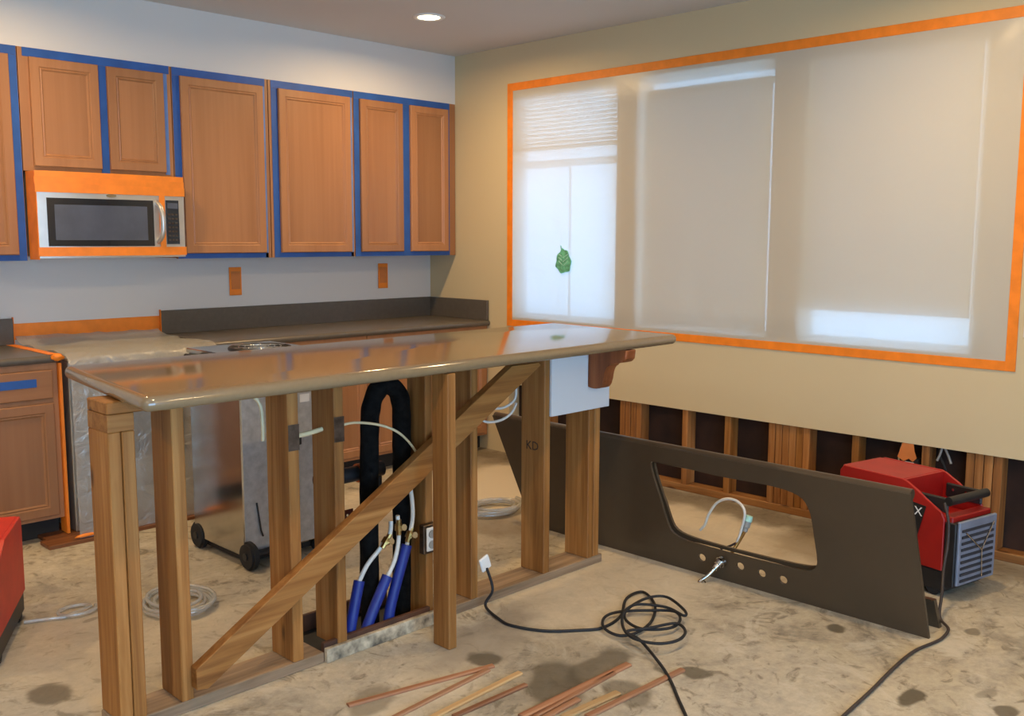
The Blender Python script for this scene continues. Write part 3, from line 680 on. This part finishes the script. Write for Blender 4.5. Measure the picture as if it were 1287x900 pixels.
# ------------------------------------------------------------------ upright countertop slab with sink cut-out
def holed(outer, holes, x0, x1):
    "panel in the y-z plane with holes, x0 front, x1 back"
    bm = bmesh.new(); loops = []
    for lp in [outer]+holes:
        vs = [bm.verts.new((x0, a, b)) for a, b in lp]; loops.append(vs)
        for i in range(len(vs)): bm.edges.new((vs[i], vs[(i+1) % len(vs)]))
    bmesh.ops.triangle_fill(bm, use_beauty=True, use_dissolve=False, edges=bm.edges[:])
    ext = bmesh.ops.extrude_face_region(bm, geom=bm.faces[:])
    bmesh.ops.translate(bm, vec=(x1-x0, 0, 0), verts=[g for g in ext['geom'] if isinstance(g, bmesh.types.BMVert)])
    return bm
XP = -1.140
def yz(px, py): h = hit(px, py, 0, XP); return (h.y, h.z)
out = [yz(1168, 803), yz(1147, 622), yz(618, 521)]
out = [(-4.203, .0), (-4.105, .540), (-1.835, .548), (-2.135, 0)]
cut = [yz(*p) for p in ((818, 588), (823, 580), (860, 588), (900, 598), (960, 609), (990, 617), (1008, 627), (1018, 645), (1023, 675), (1027, 706), (1022, 716), (1005, 716), (960, 706), (905, 692), (865, 680), (846, 670), (838, 655), (829, 625))]
cut = [(v.y, v.z) for v in spline([(0, a, b) for a, b in cut], 3, True)]
holes = []
for px, py in ((882, 701), (930, 712), (957, 721), (984, 729)):
    c = yz(px, py); holes.append([(c[0]+.020*math.cos(k*math.pi/8), c[1]+.017*math.sin(k*math.pi/8)) for k in range(16)])
sl = thing('countertop_slab', 'dark taupe countertop slab stood on edge with a sink cut-out', 'countertop', (XP, -3.1, 0))
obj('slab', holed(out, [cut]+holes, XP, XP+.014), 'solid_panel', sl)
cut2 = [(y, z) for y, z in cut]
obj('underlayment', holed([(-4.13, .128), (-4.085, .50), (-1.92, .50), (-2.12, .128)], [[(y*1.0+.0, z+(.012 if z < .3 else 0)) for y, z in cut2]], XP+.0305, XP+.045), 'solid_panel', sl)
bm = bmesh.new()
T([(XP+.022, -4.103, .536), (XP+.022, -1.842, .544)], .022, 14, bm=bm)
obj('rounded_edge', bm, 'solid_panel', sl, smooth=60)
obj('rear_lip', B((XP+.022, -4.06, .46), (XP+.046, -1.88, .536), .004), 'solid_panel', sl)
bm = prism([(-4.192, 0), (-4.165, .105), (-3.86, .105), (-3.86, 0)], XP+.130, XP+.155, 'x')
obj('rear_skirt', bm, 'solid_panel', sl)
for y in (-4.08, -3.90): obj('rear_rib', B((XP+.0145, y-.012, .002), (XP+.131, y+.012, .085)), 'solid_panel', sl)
# faucet lying through the slab
fc = thing('faucet', 'small chrome faucet with hoses poking through the dark slab', 'faucet', (XP-.05, -3.22, .05))
p0 = Vector((XP, *yz(913, 703))); p1 = hit(880, 729, 0, XP-.10); p2 = hit(897, 716, 0, XP-.06)
pb = Vector((XP-.004, p0.y, p0.z))
obj('flange', T([Vector((XP-.001, *yz(908, 705))), Vector((XP-.014, *yz(907, 706)))], .026, 16), 'chrome', fc, smooth=40)
c0 = Vector((XP-.013, *yz(907, 706)))
e1 = hit(898, 715, 0, XP-.045); e2 = hit(889, 724, 0, XP-.075); e3 = hit(879, 731, 0, XP-.10); e4 = hit(881, 734, 0, XP-.095); e5 = hit(886, 731, 0, XP-.088)
obj('body', T([c0, c0.lerp(e1, .45), c0.lerp(e1, .5), e1], [.021, .019, .015, .012], 14), 'chrome', fc, smooth=40)
obj('spout', T(spline([e1, e2, e3, e4, e5], 5), .0075, 10), 'chrome', fc, smooth=60)
XB = XP+.05
def xb(px, py, x=XB): return hit(px, py, 0, x)
h0 = Vector((XB, *yz(907, 706)))
h0 = Vector((XP+.047, c0.y, c0.z))
k1 = xb(929, 680, XP+.09); k2 = xb(936, 668, XP+.10); k3 = xb(940, 655, XP+.11)
obj('stem', T([c0+Vector((.012, 0, 0)), Vector((XP+.06, c0.y-.004, c0.z+.012)), k1, k2], .008, 8), 'brass', fc, smooth=60)
obj('valve', T([k2, k2.lerp(k3, .4), k2.lerp(k3, .45), k3], [.012, .012, .016, .016], 10), 'grey_plastic', fc, smooth=40)
obj('valve_cap', T([k3, k3+(k3-k2)*.5], [.018, .016], 10), 'green_pale', fc, smooth=40)
hs = [xb(926, 682, XP+.085), xb(931, 668, XP+.09), xb(936, 645, XP+.09), xb(929, 632, XP+.10), xb(915, 627, XP+.10), xb(901, 632, XP+.10), xb(891, 646, XP+.10), xb(886, 659, XP+.10), xb(880, 666, XP+.10)]
obj('hose', T(spline(hs, 6), .0065, 8), 'white_cable', fc, smooth=60)
hs2 = [xb(926, 682, XP+.085), xb(918, 686, XP+.08), xb(906, 690, XP+.075)]
obj('hose', T(spline(hs2, 6), .005, 8), 'cord_grey', fc, smooth=60)

# ------------------------------------------------------------------ red machines
def red_machine(name, label, loc, rz, red, L_=.62, W_=.30, H_=.47, detailed=True):
    "local axes: long side along +y behind the grille end at y=0, x across"
    t = thing(name, label, 'air mover', loc, rz)
    hw = W_/2
    o = lambda n, bm, m, p=t, **k: obj(n, bm, m, p, local=(p is t), **k)
    # side profile (y,z): low shelf at grille end, cut-away shoulder, tall body
    side = [(.03, .115), (.03, .335), (.045, .365), (.125, .405), (.150, .430), (.215, H_-.012), (.235, H_-.004), (L_-.02, H_-.004), (L_, H_-.03), (L_, .115)]
    for s in (-1, 1):
        o('side_shell', prism(side, s*hw, s*(hw-.014), 'x', bev=.003), red)
    o('top_shell', B((-hw+.014, .235, H_-.03), (hw-.014, L_-.004, H_-.006), .004), red)
    o('back_shell', B((-hw+.014, L_-.014, .115), (hw-.014, L_-.002, H_-.03)), red)
    o('well_wall', B((-hw+.014, .225, .30), (hw-.014, .238, H_-.008)), red)
    o('well_floor', B((-hw+.014, .03, .300), (hw-.014, .225, .314)), red)
    o('front_ledge', B((-hw+.010, -.002, .318), (hw-.010, .05, .352), .004), red)
    o('base', B((-hw+.004, .02, .02), (hw-.004, L_-.01, .118), .01), 'black_plastic')
    for sx in (-1, 1):
        for yy in (.07, L_-.09):
            o('wheel', cyl((sx*(hw-.022), yy, .035), .035, .034, 'x', 20, .005), 'black_rubber', smooth=40)
    for sx in (-1, 1):
        o('handle_arm', B((sx*(hw-.020), .03, .36), (sx*(hw-.034), .20, .425), .006), 'black_plastic')
        for yy in (.10, .16): o('bolt', cyl((sx*(hw-.036), yy, .40), .006, .006, 'x', 8), 'chrome')
    o('handle_bar', T([(-hw+.012, .022, .415), (hw-.012, .022, .415)], .019, 12), 'black_plastic', smooth=60)
    g = o('filter_frame', B((-hw+.004, -.022, .055), (hw-.004, .028, .330), .004), 'black_plastic')
    ff = o('filter_face', B((-hw+.014, -.034, .062), (hw-.014, -.020, .338), .004), 'filter_grey')
    n = 9
    for k in range(n):
        z = .078+k*.0268
        o('grille_slat', B((-hw+.030, -.0385, z), (hw-.040, -.0335, z+.011)), 'filter_dark')
    for a, b in (((-hw+.05, .29), (.02, .20)), ((hw-.05, .31), (.02, .20)), ((.02, .20), (.03, .08))):
        o('guard_wire', T([(a[0], -.041, a[1]), (b[0], -.041, b[1])], .003, 6), 'chrome')
    return t
mr = red_machine('red_air_scrubber', 'red and black portable drying machine with grey filter grille behind the upright slab', (-.535, -4.125, 0), R(-12), 'red_plastic', .56, .30, .475)
lab = obj('label_plate', prism([(-.0, .26), (-.075, .245), (-.062, .40), (-.0, .415)], -.1525, -.1505, 'x', bm=None), 'black_plastic', mr, local=True) if False else None
bm = prism([(.19, .22), (.15, .24), (.115, .375), (.30, .395), (.30, .22)], -.1525, -.1502, 'x')
lp = obj('label_plate', bm, 'black_plastic', mr, local=True)
mw_ = world_m(mr)
text('X', .055, 'white_plastic', mw_ @ frame3((-.1532, .150, .345), (0, -1, 0), (0, 0, 1)), lp)
ml = red_machine('red_air_scrubber', 'red and black portable drying machine standing in front of the base cabinet', (-3.835, -1.965, 0), R(-28), 'red_dull', .56, .27, .475)
ml.scale = (1, 1, .86)
obj('side_vent', B((-.02, -.0405, .36), (.10, -.036, .42)), 'black_plastic', ml, local=True)

# power cords
def floorpt(px, py, z=.0062): return hit(px, py, 2, z)
crop = lambda u, v: (420+u*.373, 700+v*.373)
path = [(584, 724), (596, 746), (610, 765), (627, 778), (644, 786.5), (685, 793), (730, 792), (757, 789)]
pts = [floorpt(*p) for p in path]; pts[0] = Vector((-2.10, -2.79, .165)); pts[1] = Vector((-2.105, -2.83, .085)); pts[2].z = .02
loop = [(965, 200), (985, 140), (1040, 118), (1080, 160), (1070, 215), (1020, 255), (960, 265), (910, 240), (910, 205), (960, 185), (1080, 180), (1150, 185), (1165, 215), (1130, 240), (1040, 243), (985, 215), (985, 180), (1050, 140), (1120, 135), (1180, 180),
        (1178, 198), (1120, 170), (1020, 160), (975, 190), (975, 240), (1010, 275), (1090, 292), (1160, 280), (1183, 250), (1150, 224), (1060, 240), (985, 252), (1030, 280), (1090, 350), (1130, 410), (1160, 480), (1185, 536), (1210, 610)]
for i, q in enumerate(loop):
    zz = .0062 + .011*min(3, i/7) if i < 31 else .0062+.03*max(0, 1-(i-31)/3)
    pts.append(floorpt(*crop(*q), zz))
ec = thing('extension_cord', 'black extension cord coiled on the concrete in front of the upright slab', 'cord', (pts[10].x, pts[10].y, 0))
obj('cord', T(spline(pts, 6), .0058, 8), 'black_rubber', ec, smooth=60)
bm = B((-.026, -.006, -.030), (.026, .006, .030), .004); bmesh.ops.transform(bm, matrix=Matrix.Translation((-2.105, -2.785, .185)) @ Matrix.Rotation(R(-20), 4, 'Y'), verts=bm.verts)
obj('white_tag', bm, 'white_plastic', ec)
c2 = [hit(1187, 632, 0, -.715), hit(1192, 655, 0, -.735), hit(1191, 685, 0, -.76), hit(1186, 715, 0, -.81), hit(1184, 745, 0, -.89), hit(1181, 775, 0, -.955), Vector((-1.03, -4.232, .018)), Vector((-1.09, -4.240, .0065)), Vector((-1.16, -4.238, .0065))]
c2 += [floorpt(*p) for p in ((1150, 818), (1125, 838), (1095, 868), (1060, 900), (1010, 945))]
obj('power_cord', T(spline(c2, 6), .0060, 8), 'cord_grey', smooth=60, label='dark power cord running from the red machine along the floor', category='cord')

# ------------------------------------------------------------------ scrap trim strips
strips = [((437, 888), (620, 838), .020, 'trimstrip'), ((492, 905), (614, 843), .018, 'trimstrip'), ((540, 905), (654, 847), .022, 'trimpale'), ((570, 902), (661, 862), .018, 'trimstrip'),
          ((655, 902), (790, 836), .026, 'trimstrip'), ((668, 905), (772, 847), .016, 'trimstrip'), ((708, 903), (777, 872), .026, 'trimpale'), ((738, 902), (858, 843), .022, 'trimstrip'), ((680, 906), (727, 880), .020, 'trimstrip')]
labels = ['long brown trim strip lying at the outer edge of the scrap pile', 'thin brown trim strip tucked under the outermost one', 'pale splintered trim strip between two brown ones', 'short brown trim strip beside the pale splintered one',
          'widest reddish trim strip on the dark floor stain', 'narrow reddish trim strip lying against the widest one', 'pale short wood strip next to the long cord-crossed one', 'long brown trim strip with its end under the black cord', 'short reddish offcut beside the widest trim strip']
for (a, b, wd, m), lb_ in zip(strips, labels):
    A, C = floorpt(*a, 0), floorpt(*b, 0); d = (C-A); Lh = d.length; d.normalize()
    bm = prism([(-wd*.6, 0), (wd*.6, 0), (wd*.6, .006), (wd*.42, .009), (-wd*.42, .009), (-wd*.6, .006)], -Lh/2, Lh/2, 'x', bev=.001)
    o = obj('trim_strip', bm, m, label=lb_, category='wood strip', group='scrap trim strips on the floor')
    o.location = (A+C)/2 + Vector((0, 0, .0)); o.rotation_euler = (0, 0, math.atan2(d.y, d.x))
    if lb_.startswith(('thin brown', 'narrow')): o.location.z = .0

# clear tubing
def coil(cx, cy, rx, ry, n, r, mat, label, tail=None):
    P = []
    for k in range(n*20+1):
        a = k*2*math.pi/20; tn = k/20; s = 1-(.42*abs(math.sin(tn*2.1)) if n > 1 else 0); ox = .012*math.sin(tn*1.7)
        P.append((cx+ox+rx*s*math.cos(a), cy-ox+ry*s*math.sin(a), r+.001+r*.55*tn))
    if tail: P = [Vector(t) for t in tail]+P
    return obj('tubing_coil', T(P, r, 7), mat, smooth=60, label=label, category='tubing')
q = hit(225, 762, 2, 0); coil(q.x, q.y, .15, .20, 7, .0075, 'clear_tube', 'coil of clear tubing on the floor behind the island studs')
q = hit(93, 770, 2, 0); q2 = hit(30, 782, 2, .008); q3 = hit(60, 778, 2, .008)
coil(q.x, q.y, .07, .055, 1, .008, 'clear_tube', 'small loop of tubing on the floor beside the red machine', [q2, q3, hit(80, 776, 2, .009)])
q = hit(622, 642, 2, 0); coil(q.x, q.y, .19, .16, 6, .009, 'clear_tube', 'coil of clear tubing on pale floor near the slanted slab end')

# ------------------------------------------------------------------ window dressing and plastic
def shade(y0, y1, z0, z1, label):
    bm = bmesh.new(); n = 40; A = []
    for k in range(n+1):
        z = z0+(z1-z0)*k/n; x = .036+.002*math.sin(k*1.3)
        A.append((bm.verts.new((x, y0, z)), bm.verts.new((x, (y0+y1)/2, z)), bm.verts.new((x, y1, z))))
    for p, q in zip(A, A[1:]):
        for j in (0, 1): bm.faces.new((p[j], p[j+1], q[j+1], q[j]))
    t = thing('roller_shade', label, 'window shade', (.036, (y0+y1)/2, z0))
    obj('fabric', bm, 'shade_fabric', t, smooth=60)
    obj('bottom_bar', T([(.036, y0, z0), (.036, y1, z0)], .007, 8), 'vinyl', t, smooth=60)
    obj('headrail', B((.014, y0-.004, z1), (.058, y1+.004, z1+.032), .004), 'vinyl', t)
a, b = WIN[1]; shade(a+.030, b-.060, 1.0, WZ1-.115, 'drawn pale shade behind the plastic, full length in the middle window')
a, b = WIN[2]; shade(a+.030, b-.012, 1.135, WZ1-.035, 'drawn pale shade behind the plastic, stopping short of the sill')
a, b = WIN[0]
bl = thing('window_blind', 'raised white slatted blind behind the plastic in the bright window', 'window blind', (.04, (a+b)/2, 2.1))
obj('headrail', B((.020, a+.006, WZ1-.04), (.058, b-.006, WZ1-.003), .003), 'vinyl', bl)
for k in range(12):
    z = WZ1-.06-k*.027
    bm = B((-.016, a+.010, -.0008), (.016, b-.010, .0008)); bmesh.ops.transform(bm, matrix=Matrix.Translation((.04, 0, z)) @ Matrix.Rotation(R(25), 4, 'Y'), verts=bm.verts)
    obj('slat', bm, 'vinyl', bl)
obj('bottom_rail', B((.024, a+.010, 2.075), (.056, b-.010, 2.095), .003), 'vinyl', bl)

PT0, PT1, PB, PTp = -4.095, -.815, .90, 2.528
ps = thing('window_plastic_sheet', 'milky plastic sheet taped over all three windows with orange tape', 'plastic sheet', (0, (PT0+PT1)/2, PB))
bm = bmesh.new(); ny, nz = 90, 46; rows = []
for j in range(nz+1):
    row = []
    for i in range(ny+1):
        y = PT0+.02+(PT1-PT0-.04)*i/ny; z = PB+.02+(PTp-PB-.04)*j/nz
        e = max(0, min(1, (min(y-PT0, PT1-y, z-PB, PTp-z)-.055)/.12))
        d = .004+e*(.010+.006*noise.noise((y*2.2, z*1.7, 3))+.003*noise.noise((y*7, z*4, 1)))
        d += .004*math.exp(-((z-1.555)/.012)**2)*e
        row.append(bm.verts.new((-max(.0025, d), y, z)))
    rows.append(row)
for p, q in zip(rows, rows[1:]):
    for i in range(ny): bm.faces.new((p[i], p[i+1], q[i+1], q[i]))
obj('film', bm, 'window_plastic', ps, smooth=180)
tw = .05
for lo, hi in (((-.0062, PT0, PTp-tw), (-.0005, PT1, PTp)), ((-.0062, PT0, PB), (-.0005, PT1, PB+tw*.9)), ((-.0065, PT1-tw, PB), (-.0008, PT1, PTp)), ((-.0065, PT0, PB), (-.0008, PT0+tw*.9, PTp))):
    obj('tape_strip', B(lo, hi, .0008), 'orange_tape', ps)
# leaf sticker
lc = hit(708, 328, 0, -.024)
lf = thing('leaf_sticker', 'green leaf sticker on the plastic over the bright window', 'sticker', (-.024, lc.y, lc.z-.07))
P = []
for k in range(28):
    a = 2*math.pi*k/28; r = 1+.08*math.sin(7*a)
    yy = .064*math.sin(a)*r*(1-.25*math.cos(a)); zz = .078*math.cos(a)*r
    P.append((lc.y+yy, lc.z+zz))
obj('blade', prism(P, -.0245, -.0225, 'x'), 'green_leaf', lf)
obj('stalk', T([(-.0255, lc.y, lc.z-.06), (-.0255, lc.y+.008, lc.z+.03), (-.0255, lc.y+.022, lc.z+.098)], .003, 6), 'green_leaf', lf)
for s in (-1, 1):
    for k in range(3): obj('vein', T([(-.0252, lc.y, lc.z-.03+k*.026), (-.0252, lc.y+s*.04, lc.z+.0+k*.022)], .0022, 6), 'green_pale', lf)

# right-wall outlet in the open studs, switch by the window
ro = thing('wall_receptacle', 'white duplex outlet with torn orange paper hanging in the open stud bay', 'outlet', (.03, -3.62, .30))
obj('box', B((.018, -3.668, .285), (.075, -3.590, .415), .003), 'toe_black', ro)
rc = obj('receptacle', B((.008, -3.652, .295), (.0178, -3.604, .400), .003), 'white_plastic', ro)
for z in (.325, .370): obj('socket', cyl((.0065, -3.628, z), .017, .004, 'x', 16), 'white_plastic', rc)
for z in (.325, .370):
    for dy in (-.006, .006): obj('slot', B((.0038, -3.628+dy-.001, z-.004), (.0046, -3.628+dy+.001, z+.006)), 'ink', rc)
bm = prism([(-3.668, .425), (-3.650, .405), (-3.63, .418), (-3.605, .402), (-3.572, .420), (-3.585, .460), (-3.595, .494), (-3.650, .494), (-3.655, .460)], .002, .005, 'x')
obj('torn_paper', bm, 'orange_paper', ro)
obj('wire', T(spline([(.05, -3.575, .48), (.03, -3.57, .42), (.02, -3.575, .36), (.03, -3.58, .31)], 5), .004, 6), 'white_cable', ro, smooth=60)
cable('bundle of grey and black wires hanging in the stud bay behind the red machine', [(.05, -3.76, ZD), (.04, -3.765, .45), (.03, -3.79, .41), (.04, -3.80, .36), (.05, -3.80, .26)], .006, 'black_rubber', 'wire')
cable('pale wire pair hanging from the cut drywall edge near the outlet', [(.04, -3.775, ZD), (.03, -3.77, .46), (.028, -3.758, .425)], .006, 'grey_plastic', 'wire')
cable('second pale wire hanging from the cut drywall edge near the outlet', [(.04, -3.785, ZD), (.03, -3.81, .455), (.028, -3.825, .42)], .006, 'grey_plastic', 'wire')
sw = thing('light_switch', 'white light switch plate beside the orange tape of the plastic sheet', 'light switch', (0, -4.155, 1.06))
obj('plate', B((-.006, -4.19, 1.06), (-.0005, -4.118, 1.178), .002), 'white_plastic', sw)
obj('toggle', B((-.016, -4.158, 1.112), (-.0062, -4.148, 1.130), .002), 'white_plastic', sw)
